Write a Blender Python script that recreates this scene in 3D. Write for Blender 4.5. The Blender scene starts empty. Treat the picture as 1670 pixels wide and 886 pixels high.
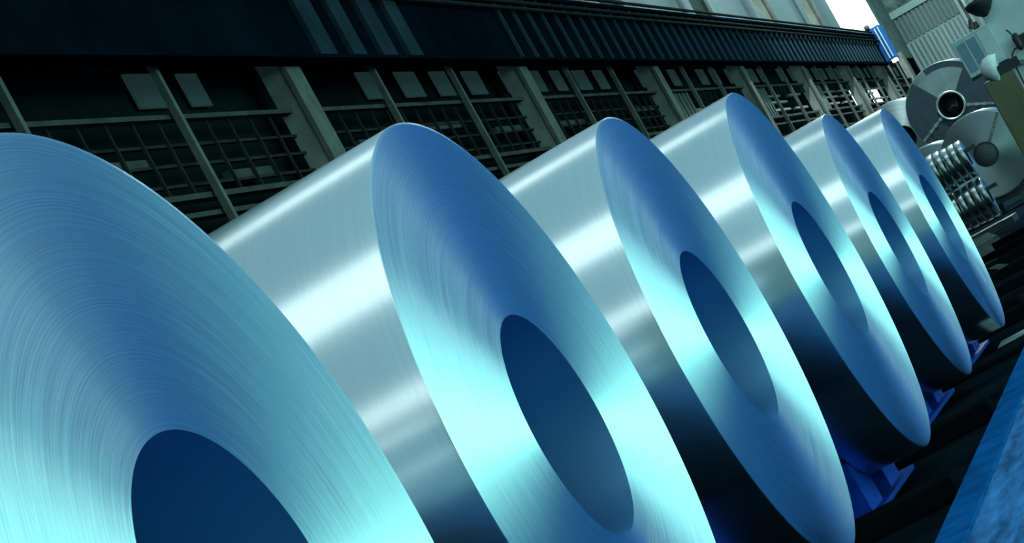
import bpy, math, random
from mathutils import Vector, Matrix

random.seed(7)
SC = bpy.context.scene
COL = SC.collection

# ------------------------------------------------------------------ camera
F_PX, YAW, PITCH, ROLL = 4286.9, 1.32511, 0.04879, 0.50373
fw = Vector((math.sin(YAW) * math.cos(PITCH), math.cos(YAW) * math.cos(PITCH), math.sin(PITCH)))
rt = Vector((math.cos(YAW), -math.sin(YAW), 0))
up = rt.cross(fw)
cr, sr = math.cos(ROLL), math.sin(ROLL)
r2 = cr * rt - sr * up
u2 = cr * up + sr * rt
cam_data = bpy.data.cameras.new('camera')
cam = bpy.data.objects.new('camera', cam_data)
COL.objects.link(cam)
cam_data.sensor_width = 36.0
cam_data.lens = F_PX / 1670.0 * 36.0
cam_data.clip_end = 400
cam.matrix_world = Matrix(((r2.x, u2.x, -fw.x, 0), (r2.y, u2.y, -fw.y, 0), (r2.z, u2.z, -fw.z, 1.0), (0, 0, 0, 1)))
SC.camera = cam

# ------------------------------------------------------------------ view, world, light levels
SC.view_settings.view_transform = 'Standard'
SC.view_settings.look = 'None'
SC.view_settings.gamma = 1.0
SC.view_settings.use_curve_mapping = False
SC.view_settings.exposure = 0.0
SC.cycles.use_denoising = True
SC.cycles.max_bounces = 8
SC.cycles.sample_clamp_indirect = 6

world = bpy.data.worlds.new('world')
SC.world = world
world.use_nodes = True
bg = world.node_tree.nodes['Background']
bg.inputs['Color'].default_value = (0.03, 0.17, 0.50, 1)
bg.inputs['Strength'].default_value = 1.05

E_SIDE = 5.2      # light of the big unseen side windows
E_ROOF = 1.55      # daylight in the roof lights
E_ROOF_GLOW = 0.40    # glow added to the unseen roof for grey coil reflections
C_SIDE = (0.42, 1.0, 0.78)
C_ROOF = (0.80, 1.0, 1.0)


# ------------------------------------------------------------------ materials
def nt(name):
    m = bpy.data.materials.new(name)
    m.use_nodes = True
    t = m.node_tree
    b = t.nodes['Principled BSDF']
    return m, t, b


def mat(name, col, rough=0.5, metal=0.0, var=0.25, scale=4.0, bump=0.0, spec=0.5, dirt=None, stretch=(1, 1, 1)):
    m, t, b = nt(name)
    tc = t.nodes.new('ShaderNodeTexCoord')
    mp = t.nodes.new('ShaderNodeMapping')
    mp.inputs['Scale'].default_value = stretch
    n = t.nodes.new('ShaderNodeTexNoise')
    n.inputs['Scale'].default_value = scale
    n.inputs['Detail'].default_value = 6
    n.inputs['Roughness'].default_value = 0.62
    t.links.new(tc.outputs['Object'], mp.inputs['Vector'])
    t.links.new(mp.outputs['Vector'], n.inputs['Vector'])
    r = t.nodes.new('ShaderNodeValToRGB')
    d = dirt or tuple(c * (1 - var) for c in col)
    l = tuple(min(1, c * (1 + var * 0.6)) for c in col)
    r.color_ramp.elements[0].position = 0.36
    r.color_ramp.elements[1].position = 0.66
    r.color_ramp.elements[0].color = (*d, 1)
    r.color_ramp.elements[1].color = (*l, 1)
    t.links.new(n.outputs['Fac'], r.inputs['Fac'])
    t.links.new(r.outputs['Color'], b.inputs['Base Color'])
    b.inputs['Roughness'].default_value = rough
    b.inputs['Metallic'].default_value = metal
    b.inputs['Specular IOR Level'].default_value = spec
    if bump:
        bp = t.nodes.new('ShaderNodeBump')
        bp.inputs['Strength'].default_value = bump
        bp.inputs['Distance'].default_value = 0.01
        t.links.new(n.outputs['Fac'], bp.inputs['Height'])
        t.links.new(bp.outputs['Normal'], b.inputs['Normal'])
    return m


def lit(name, col, strength, base=(0.5, 0.6, 0.6)):
    """surface that gives off its own even light"""
    m, t, b = nt(name)
    b.inputs['Base Color'].default_value = (*base, 1)
    b.inputs['Roughness'].default_value = 0.5
    b.inputs['Specular IOR Level'].default_value = 0.0
    b.inputs['Emission Color'].default_value = (*col, 1)
    b.inputs['Emission Strength'].default_value = strength
    return m


def steel_wound(name, col, rough, aniso, kind, ring=1.0):
    """kind 'face': edges of the wound strip, grooves run round the eye; 'wrap': outer lap; 'bore': inner lap"""
    m, t, b = nt(name)
    N, L = t.nodes, t.links
    tc = N.new('ShaderNodeTexCoord')
    sep = N.new('ShaderNodeSeparateXYZ')
    L.new(tc.outputs['Object'], sep.inputs[0])
    oi = N.new('ShaderNodeObjectInfo')
    b.inputs['Metallic'].default_value = 1.0
    b.inputs['Roughness'].default_value = rough
    b.inputs['Anisotropic'].default_value = aniso
    comb = N.new('ShaderNodeCombineXYZ')
    vt = N.new('ShaderNodeVectorTransform')
    vt.vector_type = 'VECTOR'
    vt.convert_from, vt.convert_to = 'OBJECT', 'WORLD'
    if kind == 'face':
        L.new(sep.outputs['X'], comb.inputs['X'])
        L.new(sep.outputs['Z'], comb.inputs['Z'])
        ln = N.new('ShaderNodeVectorMath'); ln.operation = 'LENGTH'
        L.new(comb.outputs[0], ln.inputs[0])
        nr = N.new('ShaderNodeVectorMath'); nr.operation = 'NORMALIZE'
        L.new(comb.outputs[0], nr.inputs[0])
        L.new(nr.outputs[0], vt.inputs[0])
        # ring coordinate = radius + slow angular wander so single laps fade in and out
        off = N.new('ShaderNodeMath'); off.operation = 'MULTIPLY_ADD'
        L.new(oi.outputs['Random'], off.inputs[0]); off.inputs[1].default_value = 40.0
        L.new(ln.outputs['Value'], off.inputs[2])
        cv = N.new('ShaderNodeCombineXYZ')
        L.new(off.outputs[0], cv.inputs['X'])
        sx = N.new('ShaderNodeVectorMath'); sx.operation = 'SCALE'
        L.new(nr.outputs[0], sx.inputs[0]); sx.inputs['Scale'].default_value = 0.006
        ad = N.new('ShaderNodeVectorMath'); ad.operation = 'ADD'
        L.new(cv.outputs[0], ad.inputs[0]); L.new(sx.outputs[0], ad.inputs[1])
        n1 = N.new('ShaderNodeTexNoise')
        n1.inputs['Scale'].default_value = 330; n1.inputs['Detail'].default_value = 4; n1.inputs['Roughness'].default_value = 0.7
        L.new(ad.outputs[0], n1.inputs['Vector'])
        n2 = N.new('ShaderNodeTexNoise')
        n2.inputs['Scale'].default_value = 22; n2.inputs['Detail'].default_value = 3
        L.new(ad.outputs[0], n2.inputs['Vector'])
        rp = N.new('ShaderNodeValToRGB')
        rp.color_ramp.elements[0].position = 0.30; rp.color_ramp.elements[1].position = 0.68
        rp.color_ramp.elements[0].color = (*[c * (1 - 0.36 * ring) for c in col], 1)
        rp.color_ramp.elements[1].color = (*[min(1, c * (1 + 0.12 * ring)) for c in col], 1)
        L.new(n1.outputs['Fac'], rp.inputs['Fac'])
        L.new(rp.outputs['Color'], b.inputs['Base Color'])
        mr = N.new('ShaderNodeMapRange')
        mr.inputs['From Min'].default_value = 0.3; mr.inputs['From Max'].default_value = 0.7
        mr.inputs['To Min'].default_value = rough * 0.88; mr.inputs['To Max'].default_value = rough * 1.12
        L.new(n2.outputs['Fac'], mr.inputs['Value'])
        L.new(mr.outputs[0], b.inputs['Roughness'])
        bp = N.new('ShaderNodeBump')
        bp.inputs['Strength'].default_value = 0.16 * ring
        bp.inputs['Distance'].default_value = 0.002
        L.new(n1.outputs['Fac'], bp.inputs['Height'])
        L.new(bp.outputs['Normal'], b.inputs['Normal'])
    else:
        comb.inputs['Y'].default_value = 1.0
        L.new(comb.outputs[0], vt.inputs[0])
        mp = N.new('ShaderNodeMapping')
        mp.inputs['Scale'].default_value = (0.4, 60, 0.4)
        L.new(tc.outputs['Object'], mp.inputs['Vector'])
        n1 = N.new('ShaderNodeTexNoise')
        n1.inputs['Scale'].default_value = 3; n1.inputs['Detail'].default_value = 4
        L.new(mp.outputs[0], n1.inputs['Vector'])
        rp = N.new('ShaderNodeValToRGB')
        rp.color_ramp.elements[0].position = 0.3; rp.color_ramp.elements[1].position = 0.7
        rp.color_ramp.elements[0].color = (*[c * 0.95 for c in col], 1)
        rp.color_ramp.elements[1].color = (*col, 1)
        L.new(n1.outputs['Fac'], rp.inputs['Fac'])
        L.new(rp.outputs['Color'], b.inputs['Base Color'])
    L.new(vt.outputs[0], b.inputs['Tangent'])
    return m


def corrugated(name, col, rough=0.5):
    return mat(name, col, rough, 0.2, 0.25, 0.7, stretch=(1, 1, 0.2))


M = dict(
    face=steel_wound('wound_strip_edges', (0.58, 0.78, 0.92), 0.42, 0.985, 'face'),
    wrap=steel_wound('bright_sheet_steel', (0.68, 0.75, 0.79), 0.23, 0.6, 'wrap'),
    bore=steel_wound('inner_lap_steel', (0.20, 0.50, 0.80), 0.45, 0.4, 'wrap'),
    face_far=steel_wound('dull_strip_edges', (0.46, 0.56, 0.58), 0.5, 0.7, 'face', 0.6),
    slit=steel_wound('slit_strip_steel', (0.45, 0.52, 0.52), 0.25, 0.7, 'wrap'),
    blue=mat('blue_painted_steel', (0.004, 0.045, 0.36), 0.5, 0.0, 0.35, 5, 0, 0.1),
    bright_blue=mat('bright_blue_paint', (0.008, 0.08, 0.28), 0.5, 0, 0.2, 5, 0, 0.1),
    plug=mat('grey_eye_plug', (0.05, 0.075, 0.085), 0.7, 0, 0.3, 6),
    sector_dark=mat('dark_reflection_tone', (0.012, 0.03, 0.045), 0.6, 0, 0.3, 6),
    sector_pale=mat('pale_reflection_tone', (0.14, 0.20, 0.21), 0.6, 0, 0.2, 4),
    kerb=mat('blue_kerb_paint', (0.006, 0.085, 0.28), 0.6, 0.0, 0.3, 6, 0, 0.0),
    plate=mat('scuffed_blue_plate', (0.05, 0.18, 0.44), 0.6, 0.0, 0.5, 5, 0.5, 0.0, stretch=(0.5, 3.0, 1)),
    floor=mat('oily_dark_floor', (0.005, 0.011, 0.016), 0.8, 0, 0.6, 1.5, 0.2, 0.0),
    gloss_floor=mat('added_pale_blue_gloss', (0.07, 0.20, 0.32), 0.38, 0, 0.25, 0.6),
    timber=mat('dark_oiled_timber', (0.003, 0.006, 0.008), 0.8, 0, 0.4, 8, 0.2, 0.0),
    line=mat('pale_stripe', (0.20, 0.26, 0.27), 0.7, 0, 0.4, 9, 0, 0.0),
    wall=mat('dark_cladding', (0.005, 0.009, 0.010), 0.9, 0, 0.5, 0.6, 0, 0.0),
    upper=mat('grey_green_cladding', (0.06, 0.10, 0.105), 0.6, 0.1, 0.3, 0.6, stretch=(1, 1, 0.2)),
    roof=lit('glowing_roof', (0.5, 0.82, 1.0), E_ROOF_GLOW),
    right=mat('blue_cladding', (0.03, 0.16, 0.42), 0.6, 0, 0.2, 0.5),
    back=mat('pale_gable_sheet', (0.22, 0.30, 0.36), 0.7, 0, 0.2, 0.5),
    column=mat('grey_column_paint', (0.20, 0.21, 0.19), 0.7, 0, 0.3, 2.5, 0, 0.0),
    trim=mat('pale_steel_trim', (0.105, 0.114, 0.106), 0.7, 0, 0.3, 3, 0, 0.0),
    rail=mat('dull_rail_steel', (0.05, 0.055, 0.052), 0.7, 0, 0.3, 3, 0, 0.0),
    rail_dark=mat('dim_mesh_steel', (0.022, 0.026, 0.026), 0.8, 0, 0.4, 3, 0, 0.0),
    grille=mat('pale_grille_steel', (0.17, 0.18, 0.17), 0.7, 0, 0.3, 3, 0, 0.0),
    trim_dark=mat('dark_steel_trim', (0.015, 0.022, 0.022), 0.7, 0, 0.3, 3, 0, 0.0),
    panel=mat('blue_grey_reflection_tone', (0.014, 0.028, 0.038), 0.6, 0, 0.3, 2, 0, 0.0),
    stiff=mat('blue_grey_stiffener_paint', (0.03, 0.058, 0.078), 0.6, 0, 0.3, 2, 0, 0.0),
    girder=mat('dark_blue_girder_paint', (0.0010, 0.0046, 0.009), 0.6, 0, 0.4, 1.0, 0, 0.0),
    cable=mat('black_rubber', (0.012, 0.014, 0.016), 0.55, 0, 0.2, 9),
    door=corrugated('grey_shutter', (0.26, 0.36, 0.37)),
    door_dark=corrugated('dark_shutter', (0.13, 0.19, 0.20)),
    lintel=mat('pale_lintel', (0.34, 0.44, 0.43), 0.6, 0, 0.2, 1),
    hedge=mat('mottled_panel', (0.13, 0.20, 0.18), 0.9, 0, 0.7, 3.0),
    pillar=mat('pale_pillar_paint', (0.58, 0.66, 0.66), 0.5, 0, 0.15, 1.2),
    olive=mat('olive_cabinet_paint', (0.14, 0.14, 0.085), 0.5, 0, 0.2, 2.0),
    white=mat('white_paint', (0.75, 0.82, 0.82), 0.4, 0, 0.15, 4),
    boxframe=mat('pale_blue_frame', (0.45, 0.58, 0.64), 0.4, 0, 0.15, 4),
    pane=mat('grey_blue_pane', (0.17, 0.30, 0.38), 0.15, 0, 0.15, 3),
    ring=mat('bright_ring', (0.45, 0.52, 0.52), 0.35, 0.8, 0.2, 8),
    strap=mat('galvanised_strap', (0.35, 0.42, 0.42), 0.4, 0.7, 0.8, 40),
    dark=mat('dark_machine_paint', (0.02, 0.03, 0.034), 0.5, 0.1, 0.4, 5),
    scrap=mat('dull_scrap_steel', (0.05, 0.07, 0.07), 0.7, 0, 0.4, 9, 0, 0.0),
    lit_side=lit('unseen_side_pane', C_SIDE, E_SIDE),
    lit_roof=lit('daylit_roof_pane', C_ROOF, E_ROOF),
    lit_end=lit('daylit_end_pane', (0.92, 1.0, 1.0), 3.0),
    lit_dim=lit('dim_window_pane', (0.20, 0.48, 0.48), 0.045, (0.02, 0.035, 0.035)),
    lamp=lit('small_lamp_glass', (0.85, 1.0, 1.0), 6.0),
)


# ------------------------------------------------------------------ builders
class MB:
    def __init__(self):
        self.v, self.f, self.s = [], [], []

    def box(self, x0, x1, y0, y1, z0, z1):
        i = len(self.v)
        self.v += [(x, y, z) for z in (z0, z1) for y in (y0, y1) for x in (x0, x1)]
        for q in ((0, 2, 3, 1), (4, 5, 7, 6), (0, 1, 5, 4), (2, 6, 7, 3), (0, 4, 6, 2), (1, 3, 7, 5)):
            self.f.append(tuple(i + k for k in q)); self.s.append(False)
        return self

    def prism(self, poly, y0, y1):
        """polygon in local XZ swept along Y"""
        i, n = len(self.v), len(poly)
        self.v += [(x, y0, z) for x, z in poly] + [(x, y1, z) for x, z in poly]
        self.f.append(tuple(i + k for k in range(n))); self.s.append(False)
        self.f.append(tuple(i + n + k for k in reversed(range(n)))); self.s.append(False)
        for k in range(n):
            j = (k + 1) % n
            self.f.append((i + k, i + n + k, i + n + j, i + j)); self.s.append(False)
        return self

    def lathe(self, prof, seg=128, smooth=True, close=False):
        """profile [(radius, y)] turned round the local Y axis"""
        i, n = len(self.v), len(prof)
        for k in range(seg):
            a = 2 * math.pi * k / seg
            c, s = math.cos(a), math.sin(a)
            self.v += [(r * c, y, r * s) for r, y in prof]
        m = n if close else n - 1
        for k in range(seg):
            k2 = (k + 1) % seg
            for j in range(m):
                j2 = (j + 1) % n
                self.f.append((i + k * n + j, i + k2 * n + j, i + k2 * n + j2, i + k * n + j2)); self.s.append(smooth)
        return self

    def tube(self, pts, r, seg=8):
        i = len(self.v)
        P = [Vector(p) for p in pts]
        for k, p in enumerate(P):
            d = (P[min(k + 1, len(P) - 1)] - P[max(k - 1, 0)]).normalized()
            a = d.orthogonal().normalized() if k == 0 else (a - d * a.dot(d)).normalized()
            b = d.cross(a)
            for q in range(seg):
                w = 2 * math.pi * q / seg
                self.v.append(tuple(p + r * (a * math.cos(w) + b * math.sin(w))))
        for k in range(len(P) - 1):
            for q in range(seg):
                q2 = (q + 1) % seg
                self.f.append((i + k * seg + q, i + k * seg + q2, i + (k + 1) * seg + q2, i + (k + 1) * seg + q)); self.s.append(True)
        self.f.append(tuple(i + q for q in reversed(range(seg)))); self.s.append(False)
        e = i + (len(P) - 1) * seg
        self.f.append(tuple(e + q for q in range(seg))); self.s.append(False)
        return self

    def mesh(self, name):
        me = bpy.data.meshes.new(name)
        me.from_pydata(self.v, [], self.f)
        me.polygons.foreach_set('use_smooth', self.s)
        me.update()
        return me

    def build(self, name, m, parent=None, loc=(0, 0, 0), bevel=0.0):
        me = self.mesh(name)
        me.materials.append(M[m])
        return put(name, me, parent, loc, bevel)


def put(name, me, parent=None, loc=(0, 0, 0), bevel=0.0):
    o = bpy.data.objects.new(name, me)
    COL.objects.link(o)
    o.location = loc
    o.parent = parent
    if bevel:
        b = o.modifiers.new('bevel', 'BEVEL')
        b.width = bevel; b.segments = 2; b.limit_method = 'ANGLE'
    return o


def thing(name, label, cat, loc=(0, 0, 0), rz=0.0, group=None):
    o = bpy.data.objects.new(name, None)
    COL.objects.link(o)
    o.empty_display_size = 0.2
    o.location = loc; o.rotation_euler = (0, 0, rz)
    return tag(o, label, cat, group)


def tag(o, label, cat, group=None):
    o['label'] = label; o['category'] = cat
    if group: o['group'] = group
    return o


def struct(o, label=None):
    o['kind'] = 'structure'
    if label: o['label'] = label
    return o


def bx(*a): return MB().box(*a)


# ------------------------------------------------------------------ the hall
XE, XB, YL, YR, ZR, ZW, YF = 81.0, -46.0, 6.03, -38.0, 26.0, 9.0, 30.0
BAY = 7.72
COLX = [19.36 + BAY * k for k in range(-2, 8)]

floor = struct(bx(XB, XE, YR, YF, -0.1, 0.0).build('floor', 'floor'), 'dark oily shop floor')
roof = struct(bx(XB, XE, YR, YF, ZR, ZR + 0.1).build('ceiling', 'roof'), 'unseen hall roof with an added glow')
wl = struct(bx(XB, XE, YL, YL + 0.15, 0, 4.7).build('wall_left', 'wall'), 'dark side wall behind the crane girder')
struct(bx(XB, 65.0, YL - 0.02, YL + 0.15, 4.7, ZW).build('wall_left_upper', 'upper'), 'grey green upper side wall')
struct(bx(65.0, 75.9, YL - 0.02, YL + 0.15, 4.7, 5.5).build('wall_left_band', 'upper'), 'grey green wall band over the girder end')
struct(bx(75.9, XE, YL - 0.02, YL + 0.15, 4.7, ZW).build('wall_left_corner', 'hedge'), 'mottled grey green wall corner')
struct(bx(XB, XE, YF, YF + 0.2, 0, ZR).build('wall_far_bay', 'upper'), 'wall of the next bay')
struct(bx(XB - 0.2, XB, YR, YF, 0, ZR).build('wall_back', 'back'), 'pale gable wall')
wr = struct(bx(XB, XE, YR - 0.2, YR, 0, ZR).build('wall_right', 'right'), 'blue clad side wall')

# roof lights across the hall
for i, (x0, x1) in enumerate(((27.0, 33.0), (-6.5, 2.5), (-41.0, -31.0))):
    s = struct(bx(x0, x1, YR + 2, YF - 2, ZR - 0.12, ZR - 0.04).build('window_%d' % (i + 1), 'lit_roof'), 'broad roof light across the hall')
    for k in range(1, 8):
        bx(x0, x1, -0.15, 0.15, 0, 0.1).build('glazing_bar', 'trim', s, (0, YR + 2 + (YF - YR - 4) * k / 8, ZR - 0.22))
# tall windows in the unseen right-hand wall, sized to light the coil faces
for i in range(5):
    x0 = -36.0 + i * 18.0
    s = struct(bx(x0, x0 + 16.5, YR, YR + 0.05, 0.5, 14.0).build('window_%d' % (i + 4), 'lit_side'), 'tall unseen side window lighting the coil faces')
    for k in range(7):
        bx(-0.06, 0.06, 0, 0.10, 0, 13.5).build('mullion', 'trim', s, (x0 + 16.5 / 6 * k, YR + 0.05, 0.5))
    for z in (0.5, 5.0, 9.5, 14.0):
        bx(0, 16.5, 0, 0.08, -0.06, 0.06).build('glazing_bar', 'trim', s, (x0, YR + 0.05, z))

# ------------------------------------------------------------------ steel coils in a row
PHI = -0.02820            # coil axes, a touch off square to the row
COILS = [  # x, y of the front face, z of the axis, radius, eye radius
    (3.6945, 1.5247, 0.9294, 0.8260, 0.3073),
    (6.0677, 1.5811, 0.9234, 0.8245, 0.2947),
    (8.3397, 1.5603, 0.8991, 0.8022, 0.3046),
    (10.4332, 1.4652, 0.9135, 0.8000, 0.3006),
    (13.3086, 1.5089, 0.8329, 0.7487, 0.2984),
    (15.5584, 1.4572, 0.8132, 0.7304, 0.2850)]
ORD = ['first', 'second', 'third', 'fourth', 'fifth', 'last']
CW = 1.5


def coil_parts(t, R, H, W, seg, rng, facem='face', wrapm='wrap', borem='bore', rings=56):
    """face ring at local y = 0, body towards +y; the axis is at local z = R above the base"""
    loc = (0, 0, R)
    c = 0.004
    prof = [(H, 0.0), (H + 0.002, 0.0)]
    for k in range(1, rings):
        r = H + 0.002 + (R - H - c - 0.002) * k / rings
        prof.append((r, rng.uniform(-1, 1) * 0.00012 * (1 + 1.2 * (rng.random() > 0.85))))
    prof += [(R - c, 0.0), (R - c * 0.3, c * 0.35)]
    MB().lathe(prof, seg).build('end_face', facem, t, loc)
    prof2 = [(R - c * 0.3, c * 0.35), (R, c), (R, W - c), (R - c, W)]
    MB().lathe([(r, y) for r, y in reversed(prof2)][::-1], seg).build('outer_wrap', wrapm, t, loc)
    MB().lathe([(R - c, W), (H, W)], seg).build('rear_face', facem, t, loc)
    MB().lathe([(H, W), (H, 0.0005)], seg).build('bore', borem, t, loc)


for i, (x, y, z, R, H) in enumerate(COILS):
    lab = ('%s wide steel coil of the big row, counting towards the shutter door' % ORD[i]) if i < 5 else \
        'wide steel coil at the end of the big row, next to the narrow slit coils'
    t = thing('steel_coil', lab, 'steel coil', (x, y, z - R), PHI, 'wide steel coils standing in a row')
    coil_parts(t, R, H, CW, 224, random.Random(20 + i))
    # blue pad and chocks carrying the coil
    base = z - R
    pad = bx(-0.95, 0.60, 0.12, CW - 0.2, 0.0, 0.02).build('floor_pad', 'blue', None, (x, y + 0.08, 0), 0.003)
    pad.rotation_euler = (0, 0, PHI)
    tag(pad, 'deep blue steel pad on the floor under the %s coil of the big row' % ORD[i], 'floor pad', 'blue pads under the coils')
    for sg in (-1, 1):
        def zc(d): return base + R - math.sqrt(R * R - d * d) - 0.004
        poly = [(0.14, 0.02), (0.44, 0.02), (0.44, zc(0.44) - 0.01), (0.29, zc(0.29)), (0.14, zc(0.14) - 0.003)]
        poly = [(sg * p, q) for p, q in poly]
        if sg > 0: poly = poly[::-1]
        ck = MB().prism(poly, 0.16, CW - 0.25).build('coil_chock', 'blue', None, (x, y + 0.08, 0))
        ck.rotation_euler = (0, 0, PHI)
        tag(ck, 'blue wedge chock under the %s coil of the big row, %s' % (ORD[i], 'shutter door side' if sg > 0 else 'side without shutter door'), 'chock', 'blue chocks under the coils')

# dark timbers between the saddles
for i, x in enumerate((4.85, 7.25, 9.30, 11.42, 14.30, 16.75)):
    where = 'between the %s and %s coils of the big row' % (ORD[i], ORD[i + 1]) if i < 5 else 'just past the last coil of the big row'
    tag(bx(-0.10, 0.10, 0, 1.9, 0, 0.025 if i == 4 else 0.085).build('timber_bearer', 'timber', None, (x, 1.283, 0), 0.006), 'dark timber bearer ' + where, 'timber', 'timber bearers')

# blue kerb and scuffed plate on the near side of the coils
tag(bx(-2, 30, 1.15, 1.28, 0.0, 0.03).build('kerb_strip', 'kerb', None, (0, 0, 0), 0.004), 'long blue painted kerb strip in front of the coils', 'kerb')
struct(bx(XB, 60, YR, -2.5, 0.0, 0.018).build('added_gloss_floor', 'gloss_floor'), 'glossy pale blue aisle floor, added to reflect onto the coils')  # unseen floor, made pale and glossy to brighten the coil faces
tag(bx(-8, 24, -2.499, 1.149, 0.0, 0.018).build('floor_plate', 'plate'), 'scuffed pale blue steel plate along the kerb', 'plate')

# ------------------------------------------------------------------ side wall: columns, rails, grilles
for x in COLX:
    ZC = ZW if x < 65 else 4.7
    t = thing('steel_column', 'grey steel column carrying the crane girder along the side wall', 'column', (x, 5.65, 0), 0, 'columns along the side wall')
    bx(0, 0.36, 0.0, 0.04, 0, ZC).build('flange', 'trim', t)
    bx(0.02, 0.34, 0.04, 0.22, 0, ZC).build('web', 'column', t)

RAIL, SILL = 3.88, 3.28
for b in range(len(COLX) - 1):
    x0, x1 = COLX[b] + 0.36, COLX[b + 1]
    w = x1 - x0
    near = b < 4                      # near bays: thin mesh, its dimmer light put into darker steel; far: stout grilles
    rm = 'rail_dark' if near else 'rail'
    bx(0, w, 0, 0.06, 0, 0.035).build('rail', 'rail', wl, (x0, 5.77, RAIL))
    bx(0, w, 0, 0.08, 0, 0.04).build('sill', 'rail', wl, (x0, 5.77, SILL))
    bx(0, w, 0, 0.08, 0, 0.035).build('sill', 'rail', wl, (x0, 5.77, SILL - 0.13))
    for k in (1, 2):
        xm = COLX[b] + BAY * k / 3.0
        bx(-0.03, 0.03, 0, 0.05, 2.1, 4.7).build('mullion', 'trim', wl, (xm, 5.70, 0))
    rng = random.Random(b)
    # panes over the rail, giving off a dim pale glow
    if b == 1:
        panes = ((16.93, 17.52), (17.95, 18.35))
    else:
        panes = [(x0 + w * (k + 0.15) / 6, x0 + w * (k + 0.15 + rng.uniform(0.4, 0.6)) / 6) for k in range(6) if rng.random() < (0.85 if b > 1 else 0.3)]
    for pa, pb in panes:
        bx(0, pb - pa, 0, 0.02, 0, 0.27).build('window_pane', 'lit_dim', wl, (pa, 5.98, RAIL + 0.20))
    if near:
        n = 16
        for k in range(1, n):
            bx(-0.014, 0.014, 0, 0.02, SILL + 0.04, RAIL).build('grille_bar', 'rail_dark', wl, (x0 + w * k / n, 5.81, 0))
        for z in (3.40, 3.55, 3.70):
            bx(0, w, 0, 0.03, 0, 0.022).build('louvre', 'rail_dark', wl, (x0, 5.83, z))
        for k in range(3):
            xa = x0 + w * (0.1 + 0.3 * k + rng.uniform(0, 0.1))
            bx(0, w * rng.uniform(0.10, 0.2), 0, 0.05, 0, 0.07).build('louvre', 'rail', wl, (xa, 5.84, rng.choice((3.42, 3.56, 3.66))))
    else:
        for k in range(7):
            px = COLX[b] + 0.55 + k * (BAY / 3 - 0.65) / 6
            bx(-0.035, 0.035, 0, 0.03, SILL + 0.04, RAIL).build('grille_bar', 'grille', wl, (px, 5.81, 0))
        for k in (0, 1):
            xa = COLX[b] + BAY / 3 * (k + 1) + 0.1
            xb = COLX[b] + BAY / 3 * (k + 2) - (0.1 if k == 0 else 0.0)
            for z in (3.43, 3.58, 3.70):
                if rng.random() < 0.9:
                    bx(0, (xb - xa) * rng.uniform(0.6, 1), 0, 0.06, 0, 0.04).build('louvre', 'grille', wl, (xa, 5.83, z))
            for q in range(5):
                bx(-0.04, 0.04, 0, 0.03, 3.73, RAIL).build('grille_bar', 'trim_dark', wl, (xa + (xb - xa) * (q + 0.5) / 5, 5.80, 0))
    for z in (2.74, 2.93):
        bx(0, w, 0, 0.06, 0, 0.035).build('louvre', rm, wl, (x0, 5.83, z))

# bright openings at the far end of the side wall
struct(bx(65.0, 75.9, YL, YL + 0.05, 5.5, ZW).build('window_9', 'lit_end'), 'white daylit opening over the girder end')
for i, (xa, xb, za, zb) in enumerate(((59.2, 60.9, 3.40, 3.78), (63.1, 64.8, 3.36, 3.78), (67.6, 69.0, 4.0, 4.3))):
    struct(bx(xa, xb, 5.97, 6.01, za, zb).build('window_%d' % (10 + i), 'lit_end'), 'small bright window low in the side wall')

# ------------------------------------------------------------------ crane girder
REFL_STRIPS = ((20.13, 20.57), (21.03, 21.40), (21.90, 22.34), (22.76, 23.17))
g = thing('crane_girder', 'long dark blue crane girder with upright stiffeners below the roof', 'girder', (0, 5.6, 4.25))
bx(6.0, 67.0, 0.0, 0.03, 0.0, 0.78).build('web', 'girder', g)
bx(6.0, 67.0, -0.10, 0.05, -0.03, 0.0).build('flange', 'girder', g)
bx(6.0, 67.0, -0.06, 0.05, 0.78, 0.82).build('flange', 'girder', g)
me = bx(-0.015, 0.015, -0.035, 0.0, 0.0, 0.78).mesh('stiffener'); me.materials.append(M['stiff'])
for k in range(57):
    put('stiffener', me, g, (27.2 + 0.69 * k, 0, 0))
for xa, xb in REFL_STRIPS:  # lighter strips: reflections on the girder web put into colour
    bx(xa, xb, -0.05, 0.0, 0.03, 0.75).build('reflection_strip', 'panel', g, (0, 0, 0), 0.004)
me = MB().tube([(6, 0, 0), (67, 0, 0)], 0.022, 8).mesh('conductor_bar'); me.materials.append(M['trim_dark'])
for k in range(4):
    put('conductor_bar', me, g, (0, -0.07 + 0.02 * k, 0.60 + 0.095 * k + 0.02))
t = thing('end_carriage', 'bright blue end block on the far end of the crane girder', 'crane part', (67.0, 5.55, 4.25))
bx(0.01, 0.9, -0.20, 0.10, 0.05, 1.0).build('body', 'bright_blue', t, (0, 0, 0), 0.02)
for k in range(2):
    bx(-0.01, 0.01, -0.17 + 0.09 * k, -0.14 + 0.09 * k, 0.1, 0.95).build('rib', 'boxframe', t)
bx(0.1, 0.4, -0.19, -0.06, -0.03, 0.05).build('lamp', 'lamp', t)
tag(MB().lathe([(0.0, -0.07), (0.07, -0.06), (0.09, 0.0), (0.07, 0.06), (0.0, 0.07)], 16).build('buffer', 'cable', None, (66.6, 5.60, 5.268)), 'black round rubber buffer on top of the girder end', 'buffer')

# ------------------------------------------------------------------ end wall with shutter door
ew = struct(bx(XE, XE + 0.2, -3.0, YF, 0, ZR).build('wall_end', 'upper'), 'far end wall')


def corrugate(name, m, y0, y1, z0, z1, pitch, depth, parent):
    n = int((y1 - y0) / pitch)
    mb = MB()
    for k in range(n):
        ya = y0 + (y1 - y0) * k / n; yb = y0 + (y1 - y0) * (k + 0.6) / n
        mb.box(-depth, 0, ya, yb, z0, z1)
    mb.box(-0.01, 0, y0, y1, z0, z1)
    o = mb.build(name, m, parent, (XE - 0.01, 0, 0))
    return o


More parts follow.
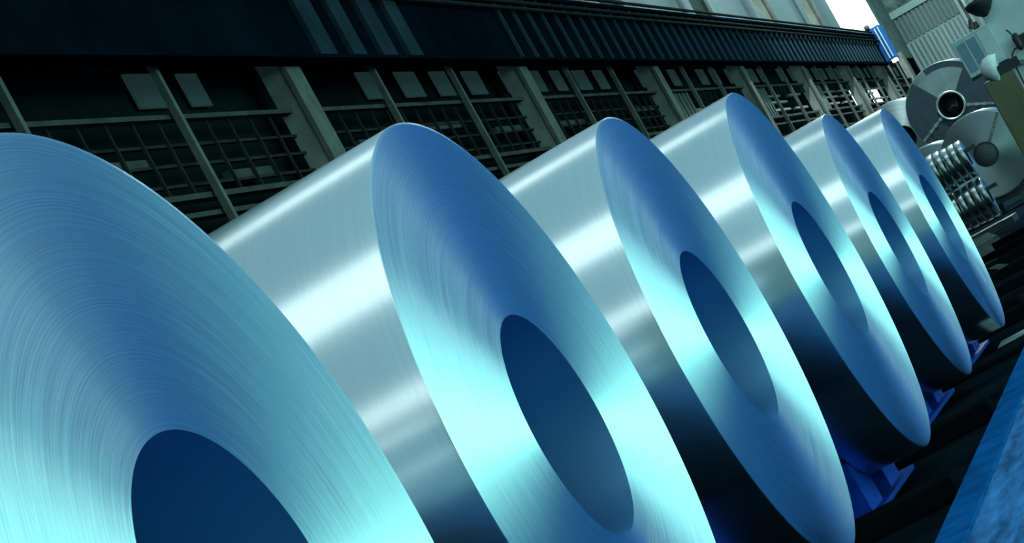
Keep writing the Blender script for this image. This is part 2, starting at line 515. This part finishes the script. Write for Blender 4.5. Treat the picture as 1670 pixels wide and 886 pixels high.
d = struct(bx(-0.06, 0, 4.1, 6.22, 0, 6.0).build('door_1', 'door', None, (XE - 0.03, 0, 0)), 'grey ribbed shutter door')
corrugate('ribbed_panel', 'door', 4.15, 6.2, 0, 5.15, 0.14, 0.16, d).location.x = -0.06
corrugate('ribbed_panel', 'door_dark', 4.15, 6.2, 5.2, 6.0, 0.14, 0.09, d).location.x = -0.06
bx(-0.2, 0.0, 6.20, 6.30, 0, 6.1).build('door_post', 'lintel', d)
bx(-0.2, 0.0, 4.02, 4.12, 0, 8.0).build('door_post', 'lintel', d)
bx(-0.25, 0.0, 3.6, 6.7, 6.02, 6.24).build('lintel', 'lintel', d)
bx(-0.06, 0.0, 4.12, 6.6, 6.24, 7.6).build('mottled_panel', 'hedge', ew, (XE, 0, 0))
corrugate('cladding_sheet', 'door', 0.0, 4.0, 0, 8.0, 0.17, 0.12, ew)
t = thing('riser_pipe', 'pale riser pipe with black valve on the end wall beside the shutter', 'pipe', (80.5, 3.88, 4.6))
MB().tube([(0, 0, 0.1), (0, 0, 3.0)], 0.05).build('pipe', 'white', t)
MB().lathe([(0, -0.08), (0.12, -0.06), (0.14, 0), (0.12, 0.06), (0, 0.08)], 14).build('valve', 'cable', t)
for z in (0.8, 2.4):
    bx(0, 0.355, -0.03, 0.03, z, z + 0.06).build('wall_bracket', 'white', t)
MB().tube([(-0.15, 0, -0.1), (0.0, 0.2, 0.05), (0.1, 0.1, 0.25)], 0.04).build('handle', 'cable', t)

# ------------------------------------------------------------------ unseen lamps added to brighten the far end
for k, x in enumerate((46.0, 56.0, 66.0)):
    t = thing('fill_lamp', '%s added unseen lamp over the far end, counting towards the shutter door' % ORD[k], 'lamp', (x, 1.5, 12.0), 0, 'added far end lamps')
    MB().lathe([(0.08, -0.35), (0.12, -0.3), (0.35, 0.0), (0.33, 0.0), (0.10, -0.28)], 32).build('fill_lamp_shade', 'white', t).rotation_euler = (-math.pi / 2, 0, 0)
    MB().tube([(0, 0, 0.3), (0, 0, ZR - 12.0)], 0.03).build('rod', 'dark', t)
    ld = bpy.data.lights.new('bulb', 'AREA'); ld.shape = 'DISK'; ld.size = 0.6; ld.energy = 2200; ld.color = (0.78, 1.0, 0.97)
    lo = bpy.data.objects.new('bulb', ld); COL.objects.link(lo); lo.parent = t; lo.location = (0, 0, -0.01)

# ------------------------------------------------------------------ far coils with the eye towards the row
def far_coil(label, x, y, z, R, H, W, rz=math.pi / 2 - 0.06, straps=(), ring=False, plug=None, reflection_sectors=()):
    # local -Y is the face: turn it to look along -X
    t = thing('steel_coil', label, 'steel coil', (x, y, z - R), -math.pi / 2 + rz * 0 - 0.06, 'coils stored by the end wall')
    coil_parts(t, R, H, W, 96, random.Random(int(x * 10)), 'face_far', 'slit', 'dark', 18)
    for a in straps:
        s = bx(H, R - 0.01, -0.012, -0.002, -0.022, 0.022).build('strap', 'strap', t, (0, 0, R))
        s.rotation_euler = (0, -a, 0)
        for q in range(3):
            c = bx(H + 0.05 + q * 0.14, H + 0.10 + q * 0.14, -0.02, -0.012, -0.03, 0.03).build('seal', 'ring', s)
    if ring:
        MB().lathe([(H - 0.012, 0.0), (H - 0.012, -0.03), (H + 0.03, -0.03), (H + 0.03, 0.0)], 48).build('eye_ring', 'ring', t, (0, 0, R))
    if plug is not None:  # grey plugs; on the ringed coil a dark disc for its shaded eye
        MB().lathe([(0.0, plug), (H - 0.004, plug), (H - 0.004, plug + 0.03)], 48).build('eye_disc', 'plug' if not ring else 'dark', t, (0, 0, R))
    for (a0, a1, r0, r1, m, yy) in reflection_sectors:  # flat sectors carrying the coil face's light and dark reflections as colour
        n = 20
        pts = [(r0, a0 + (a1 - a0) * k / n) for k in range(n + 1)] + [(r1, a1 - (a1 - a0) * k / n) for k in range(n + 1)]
        MB().prism([(r * math.cos(a), r * math.sin(a)) for r, a in pts], -yy, -yy + 0.004).build('reflection_sector', m, t, (0, 0, R))
    return t


rad = math.radians
tA = far_coil('dark sided coil with bright eye ring on top of the far coil pile', 48, 3.40, 2.116, 0.82, 0.24, 1.0, straps=(rad(204), rad(334)), ring=True, plug=0.35,  # plug here: depth of the dark disc for the shaded eye
              reflection_sectors=((rad(44), rad(121), 0.27, 0.69, 'sector_pale', 0.010), (rad(121), rad(204), 0.27, 0.80, 'sector_dark', 0.008), (rad(-26), rad(44), 0.27, 0.80, 'sector_dark', 0.008),
                      (rad(204), rad(334), 0.27, 0.80, 'sector_dark', 0.007), (rad(44), rad(100), 0.70, 0.81, 'sector_dark', 0.006)))
MB().tube([(-0.12, 0.3, -0.06), (-0.02, 0.28, 0.0), (0.05, 0.3, -0.05), (0.1, 0.3, 0.06)], 0.02).build('loose_band', 'strap', tA, (0, 0, 0.82))
far_coil('grey coil with dark eye and one strap, under the ringed coil', 45, 3.08, 1.036, 0.75, 0.215, 1.0, straps=(rad(46),), plug=0.02)
far_coil('pale grey coil half hidden behind the upper slit coils', 46.15, 4.09, 0.99, 0.70, 0.22, 1.0, straps=(rad(56),), plug=0.02)
far_coil('pale coil lying beyond the end of the big row', 50, 4.62, 2.05, 0.75, 0.25, 1.0, plug=0.3)
# bed under the far coils
for (x, y, z1, lab) in ((48, 3.4, 1.296, 'tall dark steel trestle under the ringed coil'), (45, 3.08, 0.286, 'low dark steel skid under the grey coil with one strap'),
                        (46.15, 4.09, 0.29, 'low dark steel skid under the half hidden pale coil'), (50, 4.62, 1.30, 'tall dark trestle under the coil beyond the row')):
    t = thing('coil_trestle', lab, 'trestle', (x, y, 0), -0.06)
    for sx in (0.1, 0.8):
        bx(sx, sx + 0.1, -0.4, 0.4, z1 - 0.10, z1 - 0.002).build('crossbeam', 'dark', t)
        for sy in (-0.35, 0.27):
            bx(sx, sx + 0.1, sy, sy + 0.08, 0, z1 - 0.10).build('leg', 'dark', t)

# ------------------------------------------------------------------ narrow slit coils on a rack
rk = thing('coil_rack', 'dark rack with two arms holding narrow slit coils', 'rack', (38, 3.12, 0), PHI)
bx(-0.10, 0.10, 0.42, 0.60, 0, 1.5).build('post', 'dark', rk)
bx(-0.40, 0.40, -0.45, 0.60, 0, 0.10).build('base', 'dark', rk)
for z in (1.245, 0.625):
    bx(-0.06, 0.06, -0.45, 0.42, z - 0.06, z).build('arm', 'dark', rk)
TIER = ['upper', 'lower']
NTH = ['first', 'second', 'third', 'fourth', 'fifth', 'sixth', 'seventh']
for tier, (zc_, n, R) in enumerate(((1.11, 6, 0.305), (0.49, 6, 0.305))):
    for k in range(n):
        yy = 3.12 + 0.27 - k * 0.112
        r = R * random.uniform(0.94, 1.03)
        zz = (1.245, 0.625)[tier] - 0.135 - 0.0
        t = thing('slit_coil', '%s narrow slit coil on the %s rack arm, counting from the rack post' % (NTH[k], TIER[tier]), 'slit coil',
                  (38 + random.uniform(-.03, .03), yy, zz - r), PHI, 'slit coils on the %s rack arm' % TIER[tier])
        coil_parts(t, r, 0.137, 0.085, 72, random.Random(k), 'slit', 'slit', 'dark', 6)

# ------------------------------------------------------------------ pillar, cabinet and boxes by the end of the row
t = thing('hall_pillar', 'broad pale pillar at the edge of the aisle', 'pillar', (27, 0.6, 0))
bx(0, 0.5, -0.9, 0.606, 0, ZR - 0.001).build('shaft', 'pillar', t, (0, 0, 0), 0.01)
bx(-0.04, 0.54, -0.94, 0.646, 0, 0.12).build('foot', 'dark', t)
t = thing('glazed_box', 'pale blue framed wall box with grey panes on the pillar edge', 'cabinet', (26.9, 1.40, 1.76), -0.03)
bx(0, 0.14, -0.20, 0.20, 0, 0.41).build('body', 'boxframe', t, (0, 0, 0), 0.006)
for k, (a, b) in enumerate(((0.085, 0.17), (-0.03, 0.06))):
    bx(-0.008, 0.0, a, b, 0.05, 0.36).build('pane', 'pane', t)
bx(-0.006, 0.0, -0.18, -0.06, 0.03, 0.38).build('panel', 'pillar', t)
bx(0.02, 0.12, -0.22, 0.2, -0.03, -0.001).build('bracket', 'dark', t)
t = thing('olive_cabinet', 'olive green steel cabinet on a dark stand behind the pillar', 'cabinet', (30, 0.9, 0), -0.03)
bx(0, 0.8, -0.5, 0.80, 0.72, 1.735).build('body', 'olive', t, (0, 0, 0), 0.012)
bx(-0.012, 0.0, -0.45, 0.13, 0.80, 1.68).build('door', 'olive', t)
bx(0.1, 0.75, -0.45, 0.72, 0.0, 0.72).build('stand', 'dark', t)
t = thing('dome_hood', 'white rounded hood on a bracket beside the pale pillar', 'hood', (26.4, 1.29, 1.63), -0.03)
MB().lathe([(0.0, 0.17), (0.05, 0.165), (0.10, 0.135), (0.13, 0.08), (0.135, 0.0), (0.13, 0.0), (0.115, 0.07), (0.0, 0.14)], 36).build('dome', 'white', t, (0, 0, 0.09)).rotation_euler = (0.35, 0, 0)
bx(-0.01, 0.01, -0.21, 0.02, 0.0, 0.10).build('bracket', 'dark', t)
bx(0.0, 0.598, -0.21, -0.17, 0.0, 0.05).build('arm', 'dark', t)
t = thing('pendant_control', 'black pendant control with looped cable hung on the pillar', 'control', (26.9, 1.02, 1.86))
MB().lathe([(0.0, -0.10), (0.02, -0.095), (0.035, -0.06), (0.04, 0.04), (0.03, 0.085), (0.0, 0.09)], 20).build('grip', 'cable', t).rotation_euler = (math.pi / 2, 0.25, 0)
MB().tube([(0, 0.02, 0.09), (0, 0.03, 0.13), (0, 0.045, 0.16)], 0.008).build('horn', 'cable', t)
bx(-0.02, 0.05, -0.16, -0.02, -0.07, 0.05).build('bracket', 'cable', t, (0, 0, 0), 0.008)
MB().tube([(0, -0.02, -0.07), (-0.01, 0.06, -0.05), (-0.01, 0.11, -0.09), (0, 0.135, -0.17), (0, 0.145, -0.35), (0, 0.15, -0.7), (0, 0.15, -1.2), (0, 0.15, -1.84)], 0.009).build('cable', 'cable', t)
t = thing('wall_lamp', 'black hooded lamp high on the pale pillar', 'lamp', (26.9, 1.17, 2.34))
MB().lathe([(0.03, -0.10), (0.08, -0.06), (0.14, 0.02), (0.15, 0.06), (0.14, 0.06), (0.07, -0.04), (0.0, -0.05)], 32).build('hood', 'cable', t).rotation_euler = (math.pi / 2, 0.2, 0)
bx(0, 0.12, -0.03, 0.03, 0.03, 0.16).build('arm', 'cable', t)

# ------------------------------------------------------------------ things on the floor past the row
tag(bx(-0.15, 0.25, -0.12, 0.12, 0.0, 0.004).build('floor_stripe', 'line', None, (15.45, 1.41, 0)), 'pale stripe on the dark floor past the row', 'stripe')  # thin pale strip lying flat on the floor
for k in range(6):
    tag(bx(-0.14, 0.14, -0.9, 0.9, 0.0, 0.08).build('floor_sleeper', 'timber', None, (18.0 + 2.6 * k, 2.4, 0), 0.006),
        '%s dark sleeper across the floor beyond the big row, counting towards the shutter door' % ORD[k], 'sleeper', 'sleepers beyond the row')
sc = [(25.3, 2.15, .5, .10, .05, .3), (23.3, 1.9, .25, .08, .05, 1.0), (21.9, 2.02, .3, .09, .06, .2), (27.5, 2.5, .6, .07, .06, 1.2), (29.5, 2.6, .7, .3, .12, .1), (24.4, 2.4, .2, .2, .1, .7), (33.5, 2.9, .9, .4, .15, .2)]
for k, (x, y, a, b, h, rz) in enumerate(sc):
    o = MB().prism([(-a / 2, 0), (a / 2, 0), (a / 2 - 0.03, h), (-a / 2 + 0.1, h * 0.5)][::1], -b / 2, b / 2).build('steel_offcut', 'scrap', None, (x, y, 0))
    o.rotation_euler = (0, 0, rz)
    tag(o, '%s dull steel offcut on the floor beyond the row, %s' % (('long', 'short', 'small flat', 'slanting', 'broad', 'squat', 'wide')[k], ('near the sleepers', 'by the kerb', 'next to the last coil', 'near the slit coil rack', 'before the slit coil rack', 'among other scraps', 'near the rack foot')[k]), 'offcut', 'steel offcuts on the floor')
